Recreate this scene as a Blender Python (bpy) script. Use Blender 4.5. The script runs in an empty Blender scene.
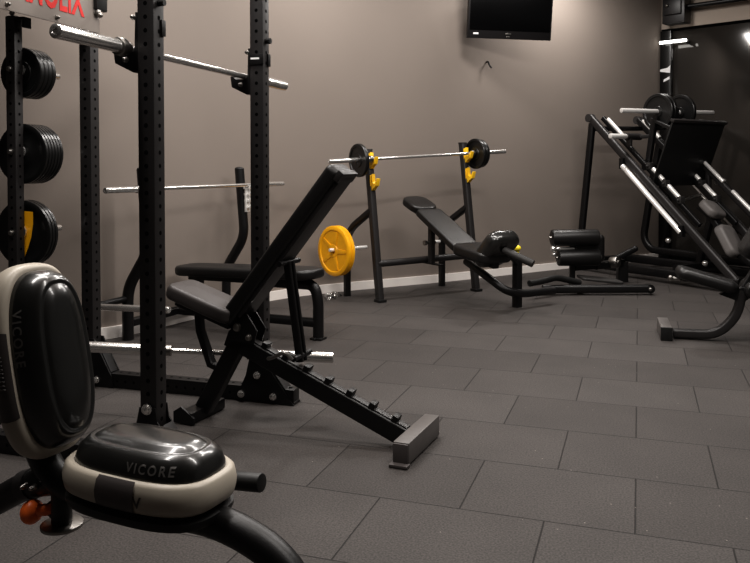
import bpy, bmesh, math, random
from mathutils import Matrix, Vector
from mathutils.bvhtree import BVHTree

random.seed(7)
R = math.radians
PI = math.pi
sc = bpy.context.scene
col = sc.collection
V = Vector

# ------------------------------------------------------------------ materials
def lin(c):
    return tuple(((v / 12.92) if v <= 0.04045 else ((v + 0.055) / 1.055) ** 2.4) for v in [x / 255 for x in c]) + (1.0,)

def mat(name, rgb, rough=0.5, metal=0.0, noise=0.0, nscale=60.0, bump=0.0, coat=0.0, spec=0.5):
    m = bpy.data.materials.new(name)
    m.use_nodes = True
    nt = m.node_tree
    b = nt.nodes['Principled BSDF']
    b.inputs['Base Color'].default_value = lin(rgb)
    b.inputs['Roughness'].default_value = rough
    b.inputs['Metallic'].default_value = metal
    b.inputs['Coat Weight'].default_value = coat
    b.inputs['Coat Roughness'].default_value = 0.12
    b.inputs['Specular IOR Level'].default_value = spec
    tc = nt.nodes.new('ShaderNodeTexCoord')
    nz = nt.nodes.new('ShaderNodeTexNoise')
    nz.inputs['Scale'].default_value = nscale
    nz.inputs['Detail'].default_value = 4
    nt.links.new(tc.outputs['Object'], nz.inputs['Vector'])
    mx = nt.nodes.new('ShaderNodeMix')
    mx.data_type = 'RGBA'
    c = lin(rgb)
    lo = tuple(v * (1 - noise) for v in c[:3]) + (1,)
    hi = tuple(min(1, v * (1 + noise)) for v in c[:3]) + (1,)
    mx.inputs[6].default_value = lo
    mx.inputs[7].default_value = hi
    nt.links.new(nz.outputs['Fac'], mx.inputs[0])
    nt.links.new(mx.outputs[2], b.inputs['Base Color'])
    if bump:
        bp = nt.nodes.new('ShaderNodeBump')
        bp.inputs['Strength'].default_value = bump
        bp.inputs['Distance'].default_value = 0.002
        nt.links.new(nz.outputs['Fac'], bp.inputs['Height'])
        nt.links.new(bp.outputs['Normal'], b.inputs['Normal'])
    return m

def emit(name, rgb, s):
    m = bpy.data.materials.new(name)
    m.use_nodes = True
    b = m.node_tree.nodes['Principled BSDF']
    b.inputs['Base Color'].default_value = lin(rgb)
    b.inputs['Emission Color'].default_value = lin(rgb)
    b.inputs['Emission Strength'].default_value = s
    return m

M = dict(
    steel=mat('black_powder_coat', (13, 12, 13), 0.42, 0.0, 0.15, 200, 0.15),
    steel_soft=mat('dark_grey_powder_coat', (38, 36, 36), 0.42, 0.0, 0.12, 200, 0.15),
    hole=mat('hole_black', (5, 5, 5), 0.9, spec=0.1),
    chrome=mat('chrome', (226, 224, 221), 0.2, 0.86, 0.0, 30),
    dull=mat('dull_chrome', (150, 147, 143), 0.35, 1.0, 0.05, 80),
    vinyl=mat('black_vinyl', (22, 21, 21), 0.4, 0.0, 0.12, 260, 0.25),
    vinyl_grey=mat('grey_vinyl', (112, 108, 106), 0.5, 0.0, 0.08, 260, 0.2),
    gloss=mat('glossy_black_pad', (30, 30, 29), 0.3, 0.0, 0.5, 9, 0.1, coat=0.7),
    foot_grey=mat('grey_foot_paint', (92, 88, 86), 0.45, 0.0, 0.15, 40),  # mottled grey, lighter than the frame steel
    seat_grey=mat('dark_grey_vinyl', (62, 58, 57), 0.45, 0.0, 0.1, 260, 0.2),
    gloss_text=mat('moulded_lettering', (96, 94, 92), 0.35),
    cream=mat('cream_shell', (176, 168, 155), 0.4, 0.0, 0.06, 12),
    sheen_steel=mat('painted_sheen_steel', (236, 234, 231), 0.3, 0.35),  # bright reflections of the chrome put into a pale base colour
    hook_yellow=mat('light_yellow_paint', (252, 200, 42), 0.42, 0.0, 0.05, 30),
    insert=mat('charcoal_insert', (76, 71, 70), 0.5, 0.0, 0.08, 120),
    rubber=mat('black_rubber', (18, 18, 18), 0.5, 0.0, 0.15, 90, 0.2),
    rubber_soft=mat('worn_rubber', (44, 42, 41), 0.6, 0.0, 0.15, 90, 0.2),
    plate=mat('black_plate_iron', (22, 22, 22), 0.33, 0.0, 0.2, 60, 0.1),
    yellow=mat('yellow_paint', (244, 176, 22), 0.42, 0.0, 0.08, 30),
    bright_yellow=mat('bright_yellow_plastic', (238, 214, 50), 0.4, 0.0, 0.05, 30),
    orange=mat('orange_plastic', (255, 122, 52), 0.4, 0.0, 0.06, 30),
    red=mat('red_lettering', (200, 38, 34), 0.5, 0.0, 0.05, 30),
    sign=mat('grey_sign_sheet', (138, 130, 124), 0.5, 0.0, 0.05, 12),
    screen=mat('dark_screen', (6, 6, 7), 0.22, 0.0, 0.0, 10),
    bezel=mat('tv_bezel', (26, 24, 25), 0.4, 0.0, 0.0, 10),
    white=mat('white_paint', (240, 234, 229), 0.5, 0.0, 0.04, 12),
    tag=mat('white_label_and_glare', (240, 240, 240), 0.5),  # also paints the two lamp reflections on the mirror post
    glow=emit('reflection_glow', (255, 252, 245), 6.0),
)

def wall_material(name, rgb, amt=0.06):
    m = mat(name, rgb, 0.75, 0.0, amt, 1.3, spec=0.25)
    nt = m.node_tree
    b = nt.nodes['Principled BSDF']
    n2 = nt.nodes.new('ShaderNodeTexNoise')
    n2.inputs['Scale'].default_value = 140
    n2.inputs['Detail'].default_value = 3
    bp = nt.nodes.new('ShaderNodeBump')
    bp.inputs['Strength'].default_value = 0.12
    bp.inputs['Distance'].default_value = 0.003
    nt.links.new(nt.nodes['Texture Coordinate'].outputs['Object'], n2.inputs['Vector'])
    nt.links.new(n2.outputs['Fac'], bp.inputs['Height'])
    nt.links.new(bp.outputs['Normal'], b.inputs['Normal'])
    return m

M['wall'] = wall_material('taupe_wall_paint', (131, 122, 115))
M['header'] = wall_material('pale_taupe_paint', (176, 164, 153))
M['ceiling'] = wall_material('grey_ceiling', (176, 168, 161))
M['far'] = wall_material('dark_wall_paint', (66, 61, 58))

def floor_material():
    m = bpy.data.materials.new('rubber_tile_floor')
    m.use_nodes = True
    nt = m.node_tree
    N, L = nt.nodes, nt.links
    b = N['Principled BSDF']
    b.inputs['Roughness'].default_value = 0.68
    b.inputs['Specular IOR Level'].default_value = 0.35
    tc = N.new('ShaderNodeTexCoord')
    br = N.new('ShaderNodeTexBrick')
    br.offset = 0.5; br.offset_frequency = 2; br.squash = 1.0; br.squash_frequency = 2
    br.inputs['Scale'].default_value = 1.0
    br.inputs['Brick Width'].default_value = 0.56
    br.inputs['Row Height'].default_value = 0.4545
    br.inputs['Mortar Size'].default_value = 0.0032
    br.inputs['Mortar Smooth'].default_value = 0.6
    br.inputs['Bias'].default_value = 0.0
    br.inputs['Color1'].default_value = lin((60, 56, 54))
    br.inputs['Color2'].default_value = lin((68, 64, 62))
    br.inputs['Mortar'].default_value = lin((26, 23, 22))
    L.new(tc.outputs['Object'], br.inputs['Vector'])
    grain = N.new('ShaderNodeTexNoise'); grain.inputs['Scale'].default_value = 150; grain.inputs['Detail'].default_value = 6
    L.new(tc.outputs['Object'], grain.inputs['Vector'])
    blot = N.new('ShaderNodeTexNoise'); blot.inputs['Scale'].default_value = 2.6; blot.inputs['Detail'].default_value = 5
    L.new(tc.outputs['Object'], blot.inputs['Vector'])
    r1 = N.new('ShaderNodeMapRange'); r1.inputs[1].default_value = .3; r1.inputs[2].default_value = .7; r1.inputs[3].default_value = .5; r1.inputs[4].default_value = 1.5
    L.new(grain.outputs['Fac'], r1.inputs[0])
    r2 = N.new('ShaderNodeMapRange'); r2.inputs[1].default_value = .3; r2.inputs[2].default_value = .7; r2.inputs[3].default_value = .88; r2.inputs[4].default_value = 1.12
    L.new(blot.outputs['Fac'], r2.inputs[0])
    mu = N.new('ShaderNodeMath'); mu.operation = 'MULTIPLY'
    L.new(r1.outputs[0], mu.inputs[0]); L.new(r2.outputs[0], mu.inputs[1])
    vm = N.new('ShaderNodeVectorMath'); vm.operation = 'SCALE'
    L.new(br.outputs['Color'], vm.inputs[0]); L.new(mu.outputs[0], vm.inputs['Scale'])
    # sparse pale flecks in the rubber crumb
    vo = N.new('ShaderNodeTexVoronoi'); vo.inputs['Scale'].default_value = 26
    L.new(tc.outputs['Object'], vo.inputs['Vector'])
    ls = N.new('ShaderNodeMath'); ls.operation = 'LESS_THAN'; ls.inputs[1].default_value = 0.075
    L.new(vo.outputs['Distance'], ls.inputs[0])
    sep = N.new('ShaderNodeSeparateColor'); L.new(vo.outputs['Color'], sep.inputs[0])
    gt = N.new('ShaderNodeMath'); gt.operation = 'GREATER_THAN'; gt.inputs[1].default_value = 0.9
    L.new(sep.outputs[0], gt.inputs[0])
    fl = N.new('ShaderNodeMath'); fl.operation = 'MULTIPLY'
    L.new(ls.outputs[0], fl.inputs[0]); L.new(gt.outputs[0], fl.inputs[1])
    mx = N.new('ShaderNodeMix'); mx.data_type = 'RGBA'
    L.new(fl.outputs[0], mx.inputs[0]); L.new(vm.outputs[0], mx.inputs[6]); mx.inputs[7].default_value = lin((128, 120, 115))
    L.new(mx.outputs[2], b.inputs['Base Color'])
    inv = N.new('ShaderNodeMath'); inv.operation = 'SUBTRACT'; inv.inputs[0].default_value = 1.0
    L.new(br.outputs['Fac'], inv.inputs[1])
    ad = N.new('ShaderNodeMath'); ad.operation = 'MULTIPLY_ADD'; ad.inputs[1].default_value = 0.25
    L.new(grain.outputs['Fac'], ad.inputs[0]); L.new(inv.outputs[0], ad.inputs[2])
    bp = N.new('ShaderNodeBump'); bp.inputs['Strength'].default_value = 0.6; bp.inputs['Distance'].default_value = 0.004
    L.new(ad.outputs[0], bp.inputs['Height']); L.new(bp.outputs['Normal'], b.inputs['Normal'])
    return m
M['floor'] = floor_material()

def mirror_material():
    m = mat('dark_reflection_mirror', (50, 47, 44), 0.1, 0.12, 0.05, 1.0)  # dark reflected room put into the grey base colour
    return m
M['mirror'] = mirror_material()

# ------------------------------------------------------------------ mesh building
def basis(zdir, xhint=None):
    z = V(zdir).normalized()
    h = V(xhint) if xhint is not None else (V((0, 0, 1)) if abs(z.z) < 0.9 else V((1, 0, 0)))
    x = (h - z * h.dot(z)).normalized()
    y = z.cross(x)
    return Matrix((x, y, z)).transposed()

def frame(origin, zdir, xhint=None):
    m = basis(zdir, xhint).to_4x4()
    m.translation = V(origin)
    return m

class MB:
    """collects shapes into one mesh"""
    def __init__(s):
        s.bm = bmesh.new()

    def _tri(s, faces, mi, smooth=True):
        for f in faces:
            f.material_index = mi
            f.smooth = smooth

    def box(s, c, size, mtx=None, bev=0.004, mi=0):
        T = Matrix.Translation(V(c)) if mtx is None else mtx @ Matrix.Translation(V(c))
        r = bmesh.ops.create_cube(s.bm, size=1.0, matrix=T @ Matrix.Diagonal((size[0], size[1], size[2], 1)))
        vs = r['verts']
        fs = list({f for v in vs for f in v.link_faces})
        s._tri(fs, mi)
        if bev:
            es = list({e for v in vs for e in v.link_edges})
            bmesh.ops.bevel(s.bm, geom=es, offset=min(bev, 0.45 * min(size)), segments=2, profile=0.6, affect='EDGES', material=mi)
        return s

    def rings(s, rings, mi=0, cap=True, closed=True):
        vr = [[s.bm.verts.new(p) for p in r] for r in rings]
        n = len(vr[0])
        for a, b in zip(vr[:-1], vr[1:]):
            for i in range(n if closed else n - 1):
                j = (i + 1) % n
                f = s.bm.faces.new((a[i], a[j], b[j], b[i]))
                f.material_index = mi; f.smooth = True
        if cap and closed:
            f = s.bm.faces.new(list(reversed(vr[0]))); f.material_index = mi; f.smooth = True
            f = s.bm.faces.new(vr[-1]); f.material_index = mi; f.smooth = True
        return s

    def lathe(s, mtx, prof, n=32, mi=0, cap=True):
        rs = []
        for r, z in prof:
            r = max(r, 1e-4)
            rs.append([mtx @ V((r * math.cos(2 * PI * i / n), r * math.sin(2 * PI * i / n), z)) for i in range(n)])
        return s.rings(rs, mi, cap)

    def cyl(s, p0, p1, r, r1=None, n=20, mi=0, bev=0.0):
        p0, p1 = V(p0), V(p1)
        r1 = r if r1 is None else r1
        L = (p1 - p0).length
        m = frame(p0, p1 - p0)
        if bev:
            pr = [(r - bev, 0), (r - bev * .3, bev * .3), (r, bev), (r1, L - bev), (r1 - bev * .3, L - bev * .3), (r1 - bev, L)]
        else:
            pr = [(r, 0), (r1, L)]
        return s.lathe(m, pr, n, mi)

    def sphere(s, c, r, scale=(1, 1, 1), mtx=None, n=16, mi=0):
        T = (mtx if mtx is not None else Matrix.Identity(4)) @ Matrix.Translation(V(c)) @ Matrix.Diagonal((scale[0], scale[1], scale[2], 1))
        r_ = bmesh.ops.create_uvsphere(s.bm, u_segments=n, v_segments=max(6, n // 2), radius=r, matrix=T)
        s._tri({f for v in r_['verts'] for f in v.link_faces}, mi)
        return s

    def sweep(s, pts, prof, normal=None, fillet=0.0, fn=6, mi=0):
        """prof: list of 2-D points; normal: fixed side vector for planar paths"""
        P = [V(p) for p in pts]
        if fillet:
            Q = [P[0]]
            for a, b, c in zip(P[:-2], P[1:-1], P[2:]):
                u, w = (a - b), (c - b)
                d = min(fillet, 0.48 * u.length, 0.48 * w.length)
                u.normalize(); w.normalize()
                s0, s1 = b + u * d, b + w * d
                for k in range(fn + 1):
                    t = k / fn
                    Q.append(s0 * (1 - t) ** 2 + b * 2 * t * (1 - t) + s1 * t * t)
            Q.append(P[-1])
            P = Q
        T = []
        for i in range(len(P)):
            a = P[max(0, i - 1)]; b = P[min(len(P) - 1, i + 1)]
            T.append((b - a).normalized())
        if normal is not None:
            N0 = V(normal).normalized()
        else:
            h = V((0, 0, 1)) if abs(T[0].z) < 0.8 else V((1, 0, 0))
            N0 = (h - T[0] * h.dot(T[0])).normalized()
        rs = []
        n = N0
        for i, p in enumerate(P):
            t = T[i]
            if normal is None:
                n = (n - t * n.dot(t)).normalized()
            else:
                n = (N0 - t * N0.dot(t)).normalized()
            bt = t.cross(n)
            k = 1.0
            if 0 < i < len(P) - 1 and not fillet and len(P) > 2:
                c = (P[i] - P[i - 1]).normalized().dot((P[i + 1] - P[i]).normalized())
                k = 1 / max(.5, math.sqrt((1 + c) / 2))
            rs.append([p + n * q[0] + bt * q[1] * k for q in prof])
        return s.rings(rs, mi)

    def tube(s, pts, r, fillet=0.0, n=16, mi=0, fn=7, flat=1.0, normal=None):
        return s.sweep(pts, [(r * math.cos(2 * PI * i / n), flat * r * math.sin(2 * PI * i / n)) for i in range(n)], normal, fillet, fn, mi)

    def rect(s, pts, w, h, normal, fillet=0.0, rc=0.008, mi=0):
        """rectangular hollow-section look: w along normal, h across"""
        prof = rrect(w / 2, h / 2, min(rc, w / 3, h / 3), 3)
        return s.sweep(pts, prof, normal, fillet, 8, mi)

    def prism(s, pts2, mtx, depth, bev=0.0, mi=0):
        bot = [s.bm.verts.new(mtx @ V((x, y, -depth / 2))) for x, y in pts2]
        top = [s.bm.verts.new(mtx @ V((x, y, depth / 2))) for x, y in pts2]
        n = len(bot)
        fs = [s.bm.faces.new(list(reversed(bot))), s.bm.faces.new(top)]
        for i in range(n):
            j = (i + 1) % n
            fs.append(s.bm.faces.new((bot[i], bot[j], top[j], top[i])))
        s._tri(fs, mi)
        if bev:
            es = list({e for f in fs for e in f.edges})
            bmesh.ops.bevel(s.bm, geom=es, offset=bev, segments=2, profile=0.6, affect='EDGES', material=mi)
        return s

    def pad(s, mtx, hx, hy, hz, rc, re, mi=0, crown=0.0, n=8):
        """upholstered cushion: rounded rectangle outline (hx, hy), half thickness hz, soft edges"""
        rs = []
        k = 5
        prof = []
        for i in range(k + 1):
            a = PI / 2 * i / k
            prof.append((re * (1 - math.sin(a)), -hz + re * (1 - math.cos(a))))
        for i in range(k + 1):
            a = PI / 2 * i / k
            prof.append((re * (1 - math.cos(a)), hz - re * (1 - math.sin(a))))
        for f in (.35, .65, .9):
            prof.append((re + (min(hx, hy) - re) * f, hz + crown * f))
        for ins, z in prof:
            o = rrect(hx - ins, hy - ins, max(rc - ins, 0.25 * min(hx - ins, hy - ins)), n)
            rs.append([mtx @ V((x, y, z)) for x, y in o])
        return s.rings(rs, mi)

    def disc(s, c, nrm, r, n=12, mi=0):
        m = frame(c, nrm)
        f = s.bm.faces.new([s.bm.verts.new(m @ V((r * math.cos(2 * PI * i / n), r * math.sin(2 * PI * i / n), 0))) for i in range(n)])
        f.material_index = mi
        return s

def rrect(hx, hy, rc, n=6):
    rc = max(1e-4, min(rc, hx * .999, hy * .999))
    out = []
    for cx, cy, a0 in ((hx - rc, hy - rc, 0), (-hx + rc, hy - rc, PI / 2), (-hx + rc, -hy + rc, PI), (hx - rc, -hy + rc, 1.5 * PI)):
        for i in range(n + 1):
            a = a0 + PI / 2 * i / n
            out.append((cx + rc * math.cos(a), cy + rc * math.sin(a)))
    return out

def islands(bm):
    """groups of faces whose pieces touch or nearly touch"""
    seen = set(); comps = []
    for f in bm.faces:
        if f in seen:
            continue
        st = [f]; seen.add(f); c = []
        while st:
            g = st.pop(); c.append(g)
            for v in g.verts:
                for h in v.link_faces:
                    if h not in seen:
                        seen.add(h); st.append(h)
        co = [v.co for g in c for v in g.verts]
        lo = [min(p[i] for p in co) - .006 for i in range(3)]; hi = [max(p[i] for p in co) + .006 for i in range(3)]
        comps.append([c, lo, hi])
    par = list(range(len(comps)))
    def find(a):
        while par[a] != a:
            a = par[a]
        return a
    for i in range(len(comps)):
        for j in range(i):
            if all(comps[i][1][k] <= comps[j][2][k] and comps[j][1][k] <= comps[i][2][k] for k in range(3)):
                par[find(i)] = find(j)
    out = {}
    for i, c in enumerate(comps):
        out.setdefault(find(i), []).extend(c[0])
    return list(out.values())

def obj(name, mb, mats, parent=None, sharp=0.7, label=None):
    if parent is not None:
        isl = islands(mb.bm)
        if len(isl) > 1:                       # separate pieces become separate parts
            first = None
            for fs_ in isl:
                nb = MB()
                vm = {}
                for f in fs_:
                    for v in f.verts:
                        if v not in vm:
                            vm[v] = nb.bm.verts.new(v.co)
                for f in fs_:
                    g = nb.bm.faces.new([vm[v] for v in f.verts]); g.material_index = f.material_index; g.smooth = f.smooth
                o = obj_one(name, nb, mats, parent, sharp, label)
                first = first or o
            mb.bm.free()
            return first
    return obj_one(name, mb, mats, parent, sharp, label)

def obj_one(name, mb, mats, parent=None, sharp=0.7, label=None):
    bm = mb.bm
    bmesh.ops.recalc_face_normals(bm, faces=bm.faces)
    me = bpy.data.meshes.new(name)
    bm.to_mesh(me); bm.free()
    for m in (mats if isinstance(mats, (list, tuple)) else [mats]):
        me.materials.append(M[m])
    me.set_sharp_from_angle(angle=sharp)
    o = bpy.data.objects.new(name, me)
    col.objects.link(o)
    if parent is not None:
        o.parent = parent
    if label:
        o['label'] = label
    return o

def tag(o, label, cat, group=None):
    o['label'] = label; o['category'] = cat
    if group:
        o['group'] = group
    return o

def thing(name, label, cat, loc=(0, 0, 0), rz=0.0, group=None):
    o = bpy.data.objects.new(name, None)
    o.empty_display_size = 0.1
    col.objects.link(o)
    o.location = loc
    o.rotation_euler = (0, 0, R(rz))
    return tag(o, label, cat, group)

def struct(name, mb, m, sharp=0.6):
    o = obj(name, mb, m, None, sharp)
    o['kind'] = 'structure'
    return o

def copy_tree(o, parent=None):
    c = o.copy(); col.objects.link(c)
    if parent is not None:
        c.parent = parent
    for ch in [k for k in bpy.data.objects if k.parent == o]:
        copy_tree(ch, c)
    return c

def text_verts(body, size, extrude=0.0, spacing=1.0):
    cu = bpy.data.curves.new('lettering_outline', 'FONT')
    cu.body = body; cu.size = size; cu.extrude = extrude
    cu.align_x = 'CENTER'; cu.align_y = 'CENTER'; cu.space_character = spacing
    cu.resolution_u = 3
    cu.offset = size * 0.025
    o = bpy.data.objects.new('lettering_outline', cu)
    col.objects.link(o)
    bpy.context.view_layer.update()
    me = bpy.data.meshes.new_from_object(o)
    bpy.data.objects.remove(o); bpy.data.curves.remove(cu)
    return me

def text_obj(name, body, size, mtx, m, parent, extrude=0.0, spacing=1.0, xs=1.0):
    me = text_verts(body, size, extrude, spacing)
    for v in me.vertices:
        v.co = mtx @ V((v.co.x * xs, v.co.y, v.co.z))
    me.materials.append(M[m])
    o = bpy.data.objects.new(name, me)
    col.objects.link(o); o.parent = parent
    return o

# ------------------------------------------------------------------ camera
cam_d = bpy.data.cameras.new('camera')
cam = bpy.data.objects.new('camera', cam_d)
col.objects.link(cam)
cam.location = (0, 0, 1.148)
cam.rotation_euler = (R(88.5), 0, 0)
cam_d.sensor_fit = 'HORIZONTAL'
cam_d.sensor_width = 36
cam_d.lens = 37.344
cam_d.shift_y = -0.126
cam_d.clip_start = 0.05
sc.camera = cam

# ------------------------------------------------------------------ setting
def catmull(pts, n=10):
    out = []
    P = [V(p) for p in pts]
    P = [2 * P[0] - P[1]] + P + [2 * P[-1] - P[-2]]
    for a, b, c, d in zip(P[:-3], P[1:-2], P[2:-1], P[3:]):
        for k in range(n):
            t = k / n
            out.append(0.5 * (2 * b + (c - a) * t + (2 * a - 5 * b + 4 * c - d) * t * t + (3 * b - a - 3 * c + d) * t ** 3))
    out.append(P[-2])
    return out

wall_line = catmull([(-4.6, 5.55), (-3.4, 5.08), (-2.5, 4.93), (-1.82, 5.14), (-1.42, 5.75), (-0.93, 6.60), (-0.35, 7.11), (0.75, 7.78), (2.15, 8.75), (3.53, 9.62)])
def curved_panel(line, z0, z1, th):
    mb = MB()
    P = [V((p[0], p[1])) for p in line]
    nr = []
    for i in range(len(P)):
        t = (P[min(i + 1, len(P) - 1)] - P[max(i - 1, 0)]).normalized()
        nr.append(V((t.y, -t.x)))      # towards the room
    rs = []
    for p, n in zip(P, nr):
        q = p + n * th
        a, b = (p, q) if th > 0 else (q, p)
        rs.append([V((a.x, a.y, z0)), V((b.x, b.y, z0)), V((b.x, b.y, z1)), V((a.x, a.y, z1))])
    mb.rings(rs)
    return mb

struct('wall_back', curved_panel(wall_line, 0.0, 3.5, -0.12), 'wall')
i0 = 0
struct('baseboard_back', curved_panel(wall_line, 0.0, 0.078, 0.016), 'white')

mb = MB()
fs = 9.5
f = mb.bm.faces.new([mb.bm.verts.new(p) for p in ((-fs, -fs, 0), (fs, -fs, 0), (fs, fs, 0), (-fs, fs, 0))])
o = struct('floor', mb, 'floor')
o.location = (0.959, 2.832, 0)
o.rotation_euler = (0, 0, R(-18.72))

mb = MB(); mb.box((0.6, 3.2, 3.56), (11.5, 14.5, 0.12), bev=0)
struct('ceiling', mb, 'ceiling')
# right wall: pale header above a dark mirrored area
WR = Matrix.Translation((3.53, 9.62, 0)) @ Matrix.Rotation(math.atan2(-0.68, 0.73), 4, 'Z')
mb = MB(); mb.box((2.2, 0.08, 1.415), (4.4, 0.10, 2.83), WR, 0)
struct('wall_right', mb, 'far')
mb = MB(); mb.box((2.2, 0.06, 3.165), (4.4, 0.14, 0.67), WR, 0)
struct('trim_1', mb, 'header')
mb = MB(); mb.box((-4.62, 1.0, 1.75), (0.1, 9.2, 3.5), None, 0)
struct('wall_left', mb, 'far')
mb = MB(); mb.box((1.0, -3.6, 1.75), (11.3, 0.1, 3.5), None, 0)
struct('wall_front', mb, 'far')

# mirror covering the right wall
root = thing('wall_mirror', 'large dark mirror covering the right wall behind the leg press', 'mirror', (3.53, 9.62, 0), math.degrees(math.atan2(-0.68, 0.73)))
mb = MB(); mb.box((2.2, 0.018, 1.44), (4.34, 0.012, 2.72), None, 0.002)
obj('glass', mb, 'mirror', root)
mb = MB(); mb.box((2.2, 0.012, 2.815), (4.4, 0.03, 0.03), None, 0.003)
mb.box((2.2, 0.012, 0.04), (4.4, 0.03, 0.08), None, 0.003)
obj('frame', mb, 'hole', root)
# black upright post at the mirror edge with lamp reflections painted as white patches
root = thing('mirror_edge_post', 'tall black post at the left edge of the dark mirror with two painted white reflections', 'post', (3.53, 9.62, 0), math.degrees(math.atan2(-0.68, 0.73)))
mb = MB(); mb.box((0.075, -0.04, 1.40), (0.13, 0.06, 2.80), None, 0.004)
obj('column', mb, 'screen', root)
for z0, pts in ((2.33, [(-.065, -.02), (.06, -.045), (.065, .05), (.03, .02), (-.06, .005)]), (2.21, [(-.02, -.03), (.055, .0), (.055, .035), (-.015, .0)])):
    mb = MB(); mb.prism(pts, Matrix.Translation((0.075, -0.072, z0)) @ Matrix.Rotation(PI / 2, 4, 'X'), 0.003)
    obj('tag', mb, 'tag', root, label='painted white reflection')  # stands in for a lamp reflection on the glossy black post
root = thing('tube_reflection', 'short glowing white bar added for a lamp reflection at the top left of the dark mirror', 'reflection', (3.53, 9.62, 0), math.degrees(math.atan2(-0.68, 0.73)))
mb = MB(); mb.cyl((0.02, -0.11, 2.655), (0.345, -0.11, 2.655), 0.017, bev=0.004)  # lamp reflection in the mirror, built as an added glowing tube
obj('tube', mb, 'glow', root)
mb = MB(); mb.box((0.05, -0.085, 2.655), (0.03, 0.05, 0.045)); mb.box((0.32, -0.055, 2.655), (0.03, 0.11, 0.045))
obj('holder', mb, 'steel', root)

# rail and box high on the right
root = thing('wall_rail', 'black horizontal rail across the pale band at the top right', 'rail', (3.53, 9.62, 0), math.degrees(math.atan2(-0.68, 0.73)))
mb = MB(); mb.cyl((0.2, -0.14, 3.045), (3.6, -0.14, 3.045), 0.028)
obj('bar', mb, 'steel', root)
for x in (1.6, 3.2):
    mb = MB(); mb.cyl((x, -0.14, 3.045), (x, 0.0, 3.045), 0.016); mb.box((x, -0.013, 3.045), (.08, .006, .08))
    obj('bracket', mb, 'steel', root)
root = thing('corner_box', 'black box fixed high in the corner at the end of the rail', 'box', (3.592, 9.562, 0), math.degrees(math.atan2(-0.68, 0.73)))
mb = MB(); mb.box((0.15, -0.14, 3.02), (0.27, 0.2, 0.33), None, 0.012); mb.box((0.15, -0.255, 3.05), (0.2, 0.03, 0.2), None, 0.01)
obj('housing', mb, 'bezel', root)
mb = MB(); mb.sphere((0.09, -0.272, 3.06), 0.022)
obj('knob', mb, 'dull', root, label='pale round knob')

# television
a_tv = R(12)
root = thing('television', 'black flat television mounted high on the taupe wall', 'television', (1.342, 7.84, 2.425), math.degrees(a_tv))
T = Matrix.Rotation(R(7), 4, 'X')
mb = MB(); mb.box((0, 0, 0.33), (.885, 0.05, 0.66), T, 0.008)
obj('casing', mb, 'bezel', root)
mb = MB(); mb.box((0, -0.026, 0.365), (.85, 0.004, 0.57), T, 0.001)
obj('screen', mb, 'screen', root)
mb = MB(); mb.box((-0.36, -0.027, 0.045), (0.055, 0.004, 0.018), T, 0.001)
obj('indicator', mb, 'tag', root, label='white lit indicator')
mb = MB(); mb.box((-0.02, -0.027, 0.05), (0.06, 0.004, 0.012), T, 0.001); mb.box((-0.02, -0.027, 0.022), (0.04, 0.004, 0.012), T, 0.001)
obj('badge', mb, 'dull', root)
mb = MB(); mb.box((0, 0.05, 0.36), (0.3, 0.08, 0.24), None, 0.004); mb.rect([(0, .08, .36), (-.02, .33, .36)], .05, .08, (0, 0, 1)); mb.box((-.02, 0.345, 0.36), (0.16, 0.03, 0.2), Matrix.Rotation(R(22), 4, 'Z'), 0.004)
obj('mount', mb, 'steel', root)
# little hook below the television
root = thing('wall_hook', 'tiny black hook on the wall below the television', 'hook', (1.16, 8.035, 2.19), 34)
mb = MB(); mb.tube([(0, 0.03, 0.035), (-.01, -0.02, 0.035), (-0.012, -0.035, 0.0), (0.012, -0.045, -0.03)], 0.009, 0.02, 8)
obj('peg', mb, 'steel', root)

# ------------------------------------------------------------------ barbells and plates
def barbell(name, label, p0, p1, rs, rsl, l0, l1, group=None, collar=0.036, knurl=True):
    p0, p1 = V(p0), V(p1)
    mid = (p0 + p1) / 2
    root = thing(name, label, 'barbell', group=group)
    d = (p1 - p0)
    root.matrix_world = frame(mid, d)
    h = d.length / 2
    mb = MB(); mb.cyl((0, 0, -h + l0 * .6), (0, 0, h - l1 * .6), rs, n=18)
    obj('shaft', mb, 'chrome', root)
    for s, l in ((-1, l0), (1, l1)):
        T = Matrix.Scale(s, 4, (0, 0, 1))
        mb = MB()
        mb.lathe(T, [(rsl * .35, h - .004), (rsl * .45, h), (rsl * .8, h), (rsl, h - .004), (rsl, h - l + .03)], 24)
        obj('sleeve', mb, 'chrome', root)
        mb = MB()
        mb.lathe(T, [(rs, h - l + .028), (collar - .004, h - l + .03), (collar, h - l + .026), (collar, h - l + .004), (collar - .004, h - l), (rsl, h - l - .002), (rsl, h - l - .03), (rs, h - l - .032)], 24)
        obj('collar', mb, 'dull', root)
    return root

def plate_mesh(r, t, label_sector=None):
    mb = MB()
    h = t / 2
    prof = [(.026, -h * .9), (.045, -h), (.055, -h * .95), (.06, -h * .55), (r * .8, -h * .55), (r * .84, -h), (r * .97, -h), (r, -h * .7),
            (r, h * .7), (r * .97, h), (r * .84, h), (r * .8, h * .55), (.06, h * .55), (.055, h * .95), (.045, h), (.026, h * .9)]
    mb.lathe(Matrix.Identity(4), prof, 40, cap=False)
    # bore
    mb.lathe(Matrix.Identity(4), [(.026, -h * .9), (.026, h * .9)], 40, cap=False)
    bmesh.ops.remove_doubles(mb.bm, verts=mb.bm.verts, dist=1e-5)
    if label_sector:
        z = label_sector
        ring = [(-.70 * r, .08 * r), (-.45 * r, .20 * r), (-.1 * r, .33 * r), (.3 * r, .40 * r), (.66 * r, .40 * r), (.68 * r, .08 * r)]
        for q in (-1, 1):
            for sgn in (-1, 1):
                f = mb.bm.faces.new([mb.bm.verts.new((x, sgn * y, q * z)) for x, y in ring]); f.material_index = 1
    return mb

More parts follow.
